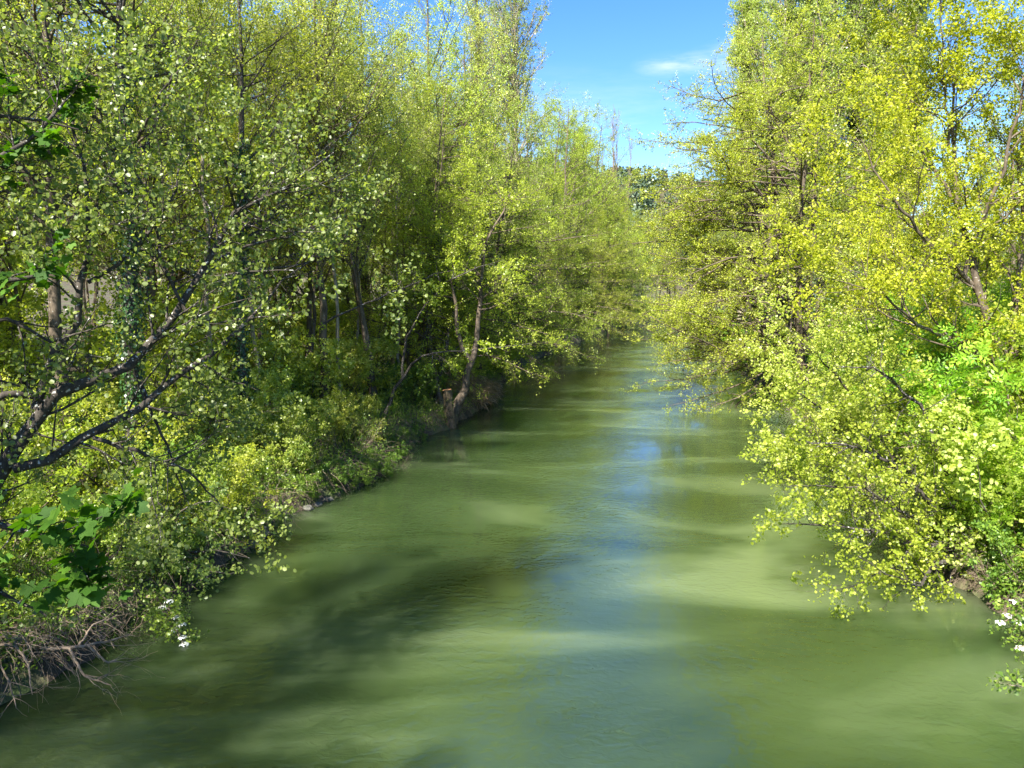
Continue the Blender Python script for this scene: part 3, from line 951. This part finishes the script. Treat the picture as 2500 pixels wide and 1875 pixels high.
def shore_row(n, side, y0, y1, off, kinds, s, label, group, seed, name='shrub', power=1.):
    g = np.random.default_rng(seed)
    for k in range(n):
        y = y0 + (y1 - y0) * ((k + g.uniform(.1, .9)) / n) ** power
        o = g.uniform(*off)
        x = np.interp(y, LY, LX) - o if side < 0 else np.interp(y, RY, RX) + o
        kd = kinds[g.integers(len(kinds))]
        auto_label(tree(name, label, PR[kd], ground_pt(x, y), g.uniform(0, 6.28), g.uniform(*s), group, 'shrub'), kd, x, y)


shore_row(15, -1, 12, 29.5, (.5, 1.5), ['shrub_a', 'shrub_b', 'shrub_e', 'shrub_d'], (.5, .85), 'low leafy shrub on the edge of the near left bank, hanging towards the water', 'waterside shrubs of the near left bank', 71)
shore_row(20, -1, 12, 36, (2.2, 5.5), ['shrub_a', 'shrub_b', 'shrub_b', 'shrub_e'], (.8, 1.4), 'bushy shrub in the undergrowth behind the near left waterline', 'undergrowth shrubs of the near left bank', 72)
shore_row(15, -1, 41.5, 90, (.5, 3), ['shrub_b', 'shrub_a', 'shrub_e', 'shrub_d'], (.8, 1.4), 'shrub on the left bank past the cut stump', 'shrubs of the left bank past the stump', 73)
shore_row(14, -1, 18, 60, (6, 14), ['shrub_a', 'shrub_b'], (1.2, 2.0), 'tall shrub among the trunks of the left wood', 'tall shrubs among the left trunks', 74)
shore_row(26, -1, 12, 32, (-.15, .45), ['shrub_e', 'shrub_d', 'shrub_e'], (.35, .6), 'small trailing shrub right at the waterline of the near left bank', 'trailing shrubs at the left waterline', 171)
shore_row(16, 1, 12.5, 34, (0, .7), ['shrub_e', 'shrub_d', 'shrub_b'], (.45, .75), 'small trailing shrub right at the waterline of the near right bank', 'trailing shrubs at the right waterline', 172)
shore_row(6, 1, 12.0, 15.5, (1.0, 2.6), ['shrub_c', 'shrub_b'], (.6, .9), 'x', 'waterside shrubs of the near right bank', 175)
for k, (x, y, kd, sz) in enumerate(((9.75, 13.9, 'shrub_e', .8), (10.3, 14.9, 'shrub_c', .8), (9.9, 12.7, 'shrub_b', .6), (10.6, 13.4, 'shrub_c', .9))):
    auto_label(tree('shrub', 'x', PR[kd], ground_pt(x, y), k * 2., sz, 'waterside shrubs of the near right bank', 'shrub'), kd, x, y)
shore_row(14, 1, 15, 32, (1.0, 2.4), ['shrub_c', 'shrub_b', 'shrub_c', 'shrub_a'], (.8, 1.3), 'leafy shrub on the edge of the near right bank', 'waterside shrubs of the near right bank', 75)
shore_row(16, 1, 13.5, 30, (2.6, 6), ['shrub_c', 'shrub_c', 'shrub_b'], (1.5, 2.3), 'tall long-leaved shrub behind the near right waterline', 'tall long-leaved shrubs of the right bank', 76)
shore_row(14, 1, 32, 85, (.6, 4), ['shrub_b', 'shrub_e', 'shrub_c'], (.9, 1.6), 'shrub at the foot of the large layered alder and beyond it', 'shrubs of the far right bank', 77)

for k in range(12):
    g = np.random.default_rng(300 + k)
    y = 17 + 2.6 * k
    x = -(y * .62 + g.uniform(3, 9))
    kd = ['shrub_b', 'shrub_a'][k % 2]
    auto_label(tree('shrub', 'x', PR[kd], ground_pt(x, y), k * 2., g.uniform(2.2, 3.2), 'big bushes at the back of the left wood', 'shrub'), kd, x, y)
# right: round-leaved boughs hanging over the water
lvr = [dict(dens=5.0, t=(.12, 1), L=(.5, 1.3), ang=(30, 75), K=6, wig=.14, up=.03, rr=.5, rmax=.014),
       dict(dens=7, t=(.12, 1), L=(.2, .55), ang=(25, 65), K=4, wig=.16, up=.03, rr=.6, rmax=.006),
       dict(dens=11, t=(.2, 1), L=(.06, .2), ang=(25, 70), K=3, wig=.2, up=.0, rr=.7, rmax=.003)]
b0 = (9.9, 16.0, .5, .10)
limbs = [[b0] + PL([(1990, 1180, 15, .05), (1890, 1150, 14.6, .03), (1780, 1130, 14.2, .018), (1690, 1130, 14, .006)]),
         [b0] + PL([(2000, 1080, 15.2, .05), (1930, 1010, 15, .035), (1830, 960, 14.8, .02), (1740, 960, 14.6, .012), (1665, 925, 14.5, .005)]),
         [b0] + PL([(1980, 1220, 15, .04), (1900, 1230, 14.4, .025), (1840, 1270, 14, .012), (1800, 1290, 13.8, .005)]),
         [b0] + PL([(2040, 1000, 15.6, .05), (1990, 880, 15.6, .035), (1900, 800, 15.4, .02), (1800, 790, 15.2, .008)]),
         [b0] + PL([(1960, 1110, 15, .035), (1860, 1050, 14.6, .02), (1780, 1050, 14.4, .012), (1700, 1050, 14.2, .005)]),
         [b0] + PL([(2010, 1230, 14.6, .04), (1990, 1270, 14, .02), (1930, 1250, 13.7, .012), (1850, 1200, 13.5, .006)])]
limb_thing('overhanging_shrub', 'round-leaved shrub whose boughs hang out over the water at the near right bank', 'shrub', limbs, 53, lvr,
           dict(per=4.2, size=.058, kind='round', mat='alder', spread=.03, upb=.35, w=(.7, 1)), 'darkbark')
b0 = (12.6, 25.5, .5, .10)
limbs = [[b0] + PL([(1830, 930, 25, .05), (1760, 870, 24, .03), (1700, 840, 23.5, .015), (1650, 790, 23, .006)]),
         [b0] + PL([(1850, 880, 25, .05), (1800, 800, 24.6, .03), (1740, 750, 24, .015), (1700, 700, 24, .006)]),
         [b0] + PL([(1810, 960, 24.6, .04), (1750, 950, 24, .02), (1715, 985, 23.6, .007)]),
         [b0] + PL([(1870, 850, 25, .05), (1880, 750, 25, .03), (1860, 660, 25, .015), (1840, 600, 25, .007)])]
limb_thing('overhanging_shrub', 'pale-leaved shrub leaning to the water between the layered alder and the near overhanging shrub', 'shrub', limbs, 54,
           [dict(lvr[0], L=(.7, 1.7), dens=5), dict(lvr[1], L=(.3, .8)), dict(lvr[2], L=(.1, .3))],
           dict(per=4.6, size=.07, kind='round', mat='pale', spread=.04, upb=.35, w=(.7, 1)), 'darkbark')
limb_thing('edge_shrub', 'spray of small leaves reaching in at the bottom right corner', 'shrub',
           [[(10.4, 10.5, .3, .05)] + PL([(2330, 1420, 10.6, .03), (2260, 1400, 10.4, .015), (2190, 1400, 10.3, .005)]),
            [(10.4, 10.5, .3, .04)] + PL([(2330, 1500, 10.2, .02), (2250, 1490, 10.0, .012), (2180, 1480, 9.9, .005)])], 55,
           [dict(dens=6, t=(.5, 1), L=(.25, .6), ang=(30, 75), K=5, wig=.14, up=0, rr=.5, rmax=.008), dict(dens=10, t=(.12, 1), L=(.08, .25), ang=(25, 65), K=4, wig=.16, up=.0, rr=.6, rmax=.004)],
           dict(per=4, size=.055, kind='round', mat='cover', spread=.03, upb=.3, w=(.7, 1)), 'twig')

# ------------------------------------------------------------------ left bank details
# waterline spray of round leaves
limb_thing('waterside_shrub', 'round-leaved spray reaching over the dark water in front of the left bank', 'shrub',
           [[(-6.9, 15.6, .5, .05)] + PL([(430, 1190, 15.2, .03), (465, 1190, 14.8, .018), (500, 1197, 14.6, .01), (540, 1205, 14.5, .004)]),
            [(-6.9, 15.6, .5, .05)] + PL([(400, 1230, 15, .03), (430, 1232, 14.7, .018), (460, 1235, 14.5, .01), (500, 1240, 14.4, .004)]),
            [(-6.9, 15.6, .5, .05)] + PL([(360, 1200, 15, .03), (380, 1110, 14.6, .018), (440, 1080, 14.5, .01), (500, 1100, 14.4, .004)])], 56,
           [dict(lvr[0], L=(.2, .5)), dict(lvr[1], L=(.15, .35)), lvr[2]], dict(per=3.6, size=.062, kind='round', mat='near', spread=.03, upb=.3, w=(.7, 1)), 'darkbark')

# cut stump standing in the water's edge
st = thing('cut_stump', 'cut-off upright trunk standing in the water at the edge of the left bank', 'stump', tuple(W(975, 925, 33.2) * [1, 1, 0] + [0, 0, -.2]))
o = np.array(st.location)
top = W(966, 842, 33.2) - o
K = 10
t = np.linspace(0, 1, K)
gg = np.random.default_rng(5)
P = np.array([t * top[0], t * 0, t * top[2]]).T[None] + gg.normal(size=(1, K, 3)) * .012
Rr = np.interp(t, [0, .15, .8, .93, 1], [.28, .23, .20, .22, .20])[None]
Vv, Ff = tubes(P, Rr, 14)
Vv = Vv * 1.0
Vv[:, :2] += gg.normal(size=(len(Vv), 2)) * .008
link('trunk', qmesh('stump_trunk', Vv, Ff, M['stump'], smooth=True), st)
ring = Vv[-14:]
c = ring.mean(0) + [0, 0, .02]
ins = ring * .55 + c * .45 + [0, 0, .015]
VV = np.concatenate([ring, ins, ins.mean(0)[None]])
FF = [(i, (i + 1) % 14, 14 + (i + 1) % 14, 14 + i) for i in range(14)] + [(14 + i, 14 + (i + 1) % 14, 14 + (i + 2) % 14, 28) for i in range(0, 14, 2)]
link('cut_face', qmesh('stump_cut', VV, np.array(FF), M['cut']), st)

lvt = [dict(dens=3.0, t=(.4, 1), L=(1.2, 2.8), ang=(40, 85), K=7, wig=.12, up=.03, flat=.4, rr=.5, rmax=.04),
       dict(dens=4.0, t=(.15, 1), L=(.5, 1.3), ang=(25, 65), K=5, wig=.16, up=.02, flat=.3, rr=.6, rmax=.012),
       dict(dens=7, t=(.2, 1), L=(.2, .5), ang=(25, 70), K=4, wig=.2, up=0, rr=.7, rmax=.006)]
lst = dict(per=8, size=.085, kind='kite', mat='alder', spread=.05, upb=.7, w=(.7, 1))
limb_thing('leaning_tree', 'thick leaning bare trunk rising right beside the cut stump', 'tree',
           [[(*W(972, 915, 34.2), .34)] + PL([(990, 870, 34.2, .2), (1007, 830, 34.2, .17), (1018, 780, 34.2, .15), (1028, 735, 34.4, .12), (1036, 640, 34.5, .09), (1050, 520, 34.6, .06), (1100, 420, 35, .03)]),
            PL([(1018, 780, 34.2, .12), (990, 730, 34.4, .1), (985, 650, 34.6, .07), (960, 560, 35, .04), (950, 460, 35, .02)]),
            PL([(972, 910, 34.3, .2), (950, 850, 35, .12), (930, 760, 36, .09), (925, 650, 36.5, .06), (900, 520, 37, .03)])], 57, lvt, lst, 'bark')
limb_thing('leaning_tree', 'pale thin tree slanting from the left bank with one long whitish bough over the river', 'tree',
           [[(*W(832, 895, 31), .09)] + PL([(855, 840, 31, .07), (885, 790, 31, .055), (910, 770, 30.8, .045), (960, 758, 30.4, .035), (1060, 752, 30, .022), (1160, 738, 29.6, .008)]),
            PL([(870, 815, 31, .06), (875, 740, 31, .05), (900, 690, 30.8, .04), (960, 610, 30.4, .03), (1040, 575, 30, .015), (1090, 560, 30, .006)]),
            PL([(700, 700, 29, .05), (760, 665, 29.2, .04), (850, 630, 29.4, .03), (950, 590, 29.6, .02), (1010, 585, 29.8, .008)])], 58,
           [dict(lvt[0], dens=2.0, L=(.5, 1.4)), dict(lvt[1], L=(.3, .8)), dict(lvt[2])], dict(lst, per=8), 'darkbark')
for x, y, lab in ((-3.6, 35.6, 'thin dark stem just left of the cut stump, leaning right'), (-4.6, 36.2, 'dark stem second to the left of the cut stump')):
    p0 = np.array(ground_pt(x, y, -.2))
    limb_thing('slender_tree', lab, 'tree', [[(*p0, .12), (*(p0 + [.3, 0, 2]), .10), (*(p0 + [.9, .1, 4.5]), .07), (*(p0 + [1.0, .3, 8]), .03)]], int(60 + x * -2), lvt, lst, 'darkbark', 'slender stems left of the stump')

# dead branches washed up on the near left bank
lvd = [dict(dens=8, t=(.1, 1), L=(.35, .9), ang=(20, 65), K=7, wig=.24, up=.02, rr=.6, rmax=.008),
       dict(dens=6, t=(.15, 1), L=(.15, .45), ang=(20, 65), K=5, wig=.22, up=.0, rr=.75, rmax=.0035)]


def gz(dx, dy, z, r):
    d = pix_dir(dx, dy)
    k = (z - CAMZ) / d[2]
    return (*(np.array([0, 0, CAMZ]) + d * k), r)


limb_thing('dead_branch', 'bare grey dead branch fanning out over the water at the lower left', 'branch',
           [[gz(90, 1400, .5, .03), gz(150, 1400, .5, .026), gz(210, 1390, .5, .018), gz(280, 1370, .45, .006)],
            [gz(150, 1400, .5, .022), gz(180, 1460, .35, .016), gz(240, 1480, .3, .006)],
            [gz(170, 1395, .5, .02), gz(200, 1350, .6, .014), gz(250, 1330, .65, .005)],
            [gz(190, 1395, .5, .018), gz(230, 1430, .4, .012), gz(265, 1430, .35, .005)]], 66, lvd, None, 'twig', 'dead branches on the near left bank', trunk='bare_twigs')
limb_thing('dead_branch', 'bare grey dead branch drooping to the water in the bottom left corner', 'branch',
           [[gz(-30, 1400, .7, .03), gz(30, 1390, .7, .022), gz(60, 1430, .5, .016), gz(70, 1500, .2, .006)],
            [gz(30, 1390, .7, .02), gz(50, 1370, .75, .012), gz(75, 1420, .6, .005)],
            [gz(-20, 1410, .6, .02), gz(20, 1470, .35, .013), gz(35, 1530, .1, .005)]], 67, lvd, None, 'twig', 'dead branches on the near left bank', trunk='bare_twigs')
limb_thing('dead_branch', 'tangle of curling dry twigs hanging at the left waterline under the ivy-clad tree', 'branch',
           [[gz(560, 1060, .8, .02), gz(600, 1090, .7, .014), (*W(640, 1110, 19), .006)],
            [gz(540, 1080, .8, .02), gz(560, 1130, .5, .014), gz(590, 1160, .3, .006)]], 68, [dict(lvd[0], wig=.4), dict(lvd[1], wig=.4)], None, 'twig', trunk='bare_twigs')
limb_thing('dead_branch', 'long pale dead bough lying on the left bank beside the brambles', 'branch',
           [[gz(640, 1000, .9, .03), gz(700, 930, .9, .024), gz(760, 890, 1.0, .018), gz(800, 860, 1.2, .008)],
            [gz(660, 985, .9, .02), gz(730, 990, .7, .014), gz(800, 1020, .4, .006)]], 69, lvd, None, 'twig', trunk='bare_twigs')
limb_thing('dead_branch', 'pinkish dry twigs dangling under the near right shrubs', 'branch',
           [[(10.2, 17.6, 1.6, .02)] + PL([(1960, 1000, 17, .015), (1900, 1020, 16.8, .01), (1850, 1080, 16.6, .004)]),
            [(10.2, 17.6, 1.6, .02)] + PL([(1980, 1040, 17, .014), (1930, 1070, 16.8, .01), (1880, 1120, 16.6, .004)]),
            [(10.2, 17.6, 1.6, .02)] + PL([(2000, 960, 17, .014), (1930, 970, 16.8, .01), (1860, 980, 16.6, .004)])], 70, [dict(lvd[0], dens=9), dict(lvd[1], dens=9)], None, 'twig', trunk='bare_twigs')


# ------------------------------------------------------------------ ground cover
def cover(name, n, fx, size, kind, mat, hmax, seed, upb=1.0, lift=0., sdlo=.12, head=None):
    g = np.random.default_rng(seed)
    x, y = fx(g, n)
    s, _ = sd_bank(x, y)
    patch = wav(x, y, 1.1, seed) + .6 * wav(x, y, .45, seed + 2)
    k = (s > sdlo) & (patch > g.uniform(-1.2, .5, n))
    x, y = x[k], y[k]
    z = ground(x, y) + lift + g.random(len(x)) ** 1.5 * hmax * (1 + .6 * wav(x, y, 2.3, 9))
    pos = np.stack([x, y, z], 1)
    nr = g.normal(size=pos.shape) * .7 + [0, 0, upb]
    hd = g.normal(size=pos.shape) if head is None else g.normal(size=pos.shape) * .35 + np.array(head)
    V, F, kk = place_leaves(g, pos, nr, hd, size * g.uniform(.6, 1.3, len(x)), kind)
    ti = np.clip(.5 + .35 * wav(x, y, 1.7, seed + 5) + g.normal(size=len(x)) * .2, 0, 1)
    o = link(name, qmesh(name, V, F, M[mat], np.repeat(ti, kk)))
    o['kind'] = 'stuff'
    return o


def fL(g, n):
    y = 9 + 70 * g.random(n) ** 1.6
    return np.interp(y, LY, LX) - 14 * g.random(n) ** 1.6 + .4, y


def fR(g, n):
    y = 11 + 60 * g.random(n) ** 1.5
    return np.interp(y, RY, RX) + 12 * g.random(n) ** 1.6 - .3, y


cover('ground_ivy', 170000, fL, .075, 'kite', 'cover', .45, 81)
cover('creeping_undergrowth', 80000, fR, .08, 'kite', 'cover', .45, 82)
cover('grass', 60000, fL, .38, 'blade', 'grass', .05, 83, upb=0, head=(0, 0, 1.2))
cover('dry_litter', 30000, fL, .22, 'blade', 'dry', .12, 84, upb=1)
def fF(g, n):
    y = 70 + 130 * g.random(n)
    return np.interp(y, LY, LX) + g.uniform(-45, 70, n), y


cover('far_undergrowth', 90000, fF, .42, 'kite', 'cover', 1.3, 86)
cover('far_bank_grass', 40000, fR, .4, 'blade', 'grass', .05, 85, upb=0, head=(0, 0, 1.2))

# hanging dry grass at the bend
gg = np.random.default_rng(90)
hg = []
n = 2600
y = gg.uniform(37.5, 42, n)
x = np.interp(y, LY, LX) + gg.uniform(-1.6, .35, n)
pos = np.stack([x, y, np.clip(.4 + .8 * gg.random(n) - .3 * (x - np.interp(y, LY, LX)), .15, 2)], 1)
Vv, Ff, kk = place_leaves(gg, pos, gg.normal(size=(n, 3)), gg.normal(size=(n, 3)) * .35 + [.6, -.3, -.6], .55 * gg.uniform(.5, 1.2, n), 'blade')
o = link('dry_grass', qmesh('dry_grass', Vv, Ff, M['dry'], gg.random(n)))
o['kind'] = 'stuff'

# stones along the left waterline
gg = np.random.default_rng(91)
import bmesh
bm = bmesh.new()
bmesh.ops.create_icosphere(bm, subdivisions=2, radius=1)
for v in bm.verts:
    v.co *= 1 + .18 * sin(v.co.x * 5 + 1) * cos(v.co.y * 4 + v.co.z * 3)
    v.co.z *= .6
sm = bpy.data.meshes.new('bank_stone')
bm.to_mesh(sm)
bm.free()
sm.materials.append(M['stone'])
for k in range(10):
    y = 17.6 + k * .42 + gg.uniform(-.1, .1)
    s_ = .08 + .09 * gg.random()
    x = np.interp(y, LY, LX) + .35 * float(wav(0, y, 1.1, 2)) + .05
    o = link('bank_stone', sm, loc=(x, y, .05))
    o.scale = (s_, s_ * gg.uniform(.8, 1.3), s_)
    o.rotation_euler = (gg.uniform(-.3, .3), 0, gg.uniform(0, 6))
    o['label'] = 'small rounded grey stone at the left waterline, ' + ('nearest the viewpoint', 'second nearest the viewpoint', 'third nearest the viewpoint', 'fourth nearest the viewpoint', 'fifth nearest the viewpoint', 'sixth nearest the viewpoint', 'seventh nearest the viewpoint', 'third from the far end', 'second from the far end', 'last at the far end')[k]
    o['category'] = 'stone'
    o['group'] = 'stones at the left waterline'

# ------------------------------------------------------------------ white-flowered shrubs
def flower_shrub(label, pts, base, seed):
    g = np.random.default_rng(seed)
    t = limb_thing('flowering_shrub', label, 'shrub', [[(*base, .02), (*((np.array(base) + p) / 2 + [0, 0, .15]), .012), (*p, .004)] for p in pts], seed,
                   [dict(dens=14, t=(.2, 1), L=(.1, .35), ang=(25, 65), K=4, wig=.16, up=.0, rr=.6, rmax=.004)] * 2,
                   dict(per=5, size=.05, kind='round', mat='cover', spread=.03, upb=.3, w=(.7, 1)), 'twig')
    for p in pts:
        n = 46
        q = unit(g.normal(size=(n, 3)))
        q[:, 2] = np.abs(q[:, 2])
        pos = q * [.07, .07, .035]
        Vv, Ff, kk = place_leaves(g, pos, q + [0, 0, .6], g.normal(size=(n, 3)), .03 * g.uniform(.7, 1.2, n), 'round')
        link('flower', qmesh('flower_head', Vv, Ff, M['flower'], np.repeat(g.random(n), kk)), t, tuple(np.array(p) - np.array(t.location)))


flower_shrub('low shrub with white flower clusters at the near left waterline',
             [W(380, 1335, 12.9), W(392, 1350, 12.8), W(375, 1362, 12.7), W(395, 1378, 12.6), W(365, 1300, 13), W(398, 1392, 12.5), W(352, 1312, 13)], (-6.7, 13.6, .4), 92)
flower_shrub('low shrub with white flower clusters at the right edge above the bottom corner',
             [W(2175, 1330, 12.4), W(2195, 1345, 12.3), W(2160, 1345, 12.3), W(2205, 1400, 11.8), W(2190, 1300, 12.4)], (9.9, 12.6, .4), 93)


# ------------------------------------------------------------------ far: bare poplars, pine wood
def bare(name, label, x, y, H, n, seed, loc):
    g = np.random.default_rng(seed)
    P0 = []
    for k in range(n):
        b = np.array([g.uniform(-2.6, 2.6), g.uniform(-.8, .8), -.3])
        P0.append(bend(g, b, b + [g.uniform(-1.6, 1.6), 0, H * g.uniform(.6, 1)], 10, .12))
    P0 = np.array(P0)
    R0 = np.repeat(.11 * np.linspace(1, .2, 10)[None], n, 0)
    P1, R1 = spawn(g, P0, R0, 2.5, (.15, 1), (1.5, 4), (8, 20), K=5, wig=.06, up=.12, rr=.5, rmax=.05)
    P2, R2 = spawn(g, P1, R1, 1.5, (.15, 1), (.6, 1.6), (12, 30), K=4, wig=.08, up=.1, rr=.7, rmax=.03)
    V, F = merge([tubes(P0, R0, 6), tubes(P1, R1 + .012, 3), tubes(P2, R2 + .012, 3)])
    t = thing(name, label, 'tree', loc, 'bare poplars in the distance')
    link('trunk', qmesh(name, V, F, M['twig'], smooth=True), t)


for dx, D, H, n, sd_, lab in ((1334, 205, 47, 5, 1, 'tallest bare leafless poplar clump standing against the sky in the distance'),
                              (1354, 200, 38, 4, 2, 'shorter bare poplar clump just right of the tallest bare one'),
                              (1318, 195, 37, 3, 3, 'thin bare poplar just left of the tallest bare one')):
    p = W(dx, 400, D)
    bare('bare_poplar', lab, 0, 0, H, n, sd_ + 100, ground_pt(p[0], p[1]))

gg = np.random.default_rng(120)
Vs, Ts = [], []
n = 1300
yy = gg.uniform(230, 480, n)
xx = gg.uniform(-40, 170, n)
zz = ground(xx, yy)
pp = []
for a, b_, c_ in zip(xx, yy, zz):
    m_ = 110
    h = gg.uniform(6, 9.5)
    t = gg.random(m_) ** .8
    rad = (1 - t) ** .7 * 3.0 * gg.uniform(.3, 1, m_)
    an = gg.uniform(0, 6.28, m_)
    pp.append(np.stack([a + rad * np.cos(an), b_ + rad * np.sin(an), c_ + .5 + t * h], 1))
pp = np.concatenate(pp)
Vv, Ff, kk = place_leaves(gg, pp, gg.normal(size=pp.shape) + [0, 0, .5], gg.normal(size=pp.shape), 1.3 * gg.uniform(.6, 1.2, len(pp)), 'kite')
o = link('pine_wood', qmesh('pine_wood', Vv, Ff, M['pine'], gg.random(len(pp))))
o['kind'] = 'stuff'

# ------------------------------------------------------------------ waterline twigs and floating bits
def shore_twigs(name, side, y0, y1, n, seed):
    g = np.random.default_rng(seed)
    y = y0 + (y1 - y0) * g.random(n) ** 1.4
    x = np.interp(y, LY, LX) + .35 * wav(y * 0, y, 1.1, 2) if side < 0 else np.interp(y, RY, RX) - .25 * wav(y * 0, y, 1.1, 2)
    clump = .5 + .5 * wav(y * 0, y, 2.1, seed)
    keep = g.random(n) < clump + .15
    x, y = x[keep], y[keep]
    m = len(x)
    K = 6
    P = np.empty((m, K, 3))
    P[:, 0] = np.stack([x + side * g.uniform(0, .7, m), y, g.uniform(.25, .9, m)], 1)
    d = unit(np.stack([-side * g.uniform(.4, 1.2, m), g.normal(size=m) * .8, g.uniform(-.3, .7, m)], 1))
    L = g.uniform(.25, 1.0, m)
    for k in range(1, K):
        d = unit(d + .22 * g.normal(size=(m, 3)) + [0, 0, -.28])
        P[:, k] = P[:, k - 1] + d * (L / (K - 1))[:, None]
    Rr = (.003 + .004 * g.random(m))[:, None] * np.linspace(1, .4, K)[None]
    V, F = tubes(P, Rr, 3)
    o = link(name, qmesh(name, V, F, M['twig'], smooth=True))
    o['kind'] = 'stuff'


shore_twigs('twig_litter', -1, 11, 50, 2600, 201)
shore_twigs('hanging_roots', 1, 11, 50, 1500, 202)
finish_labels()
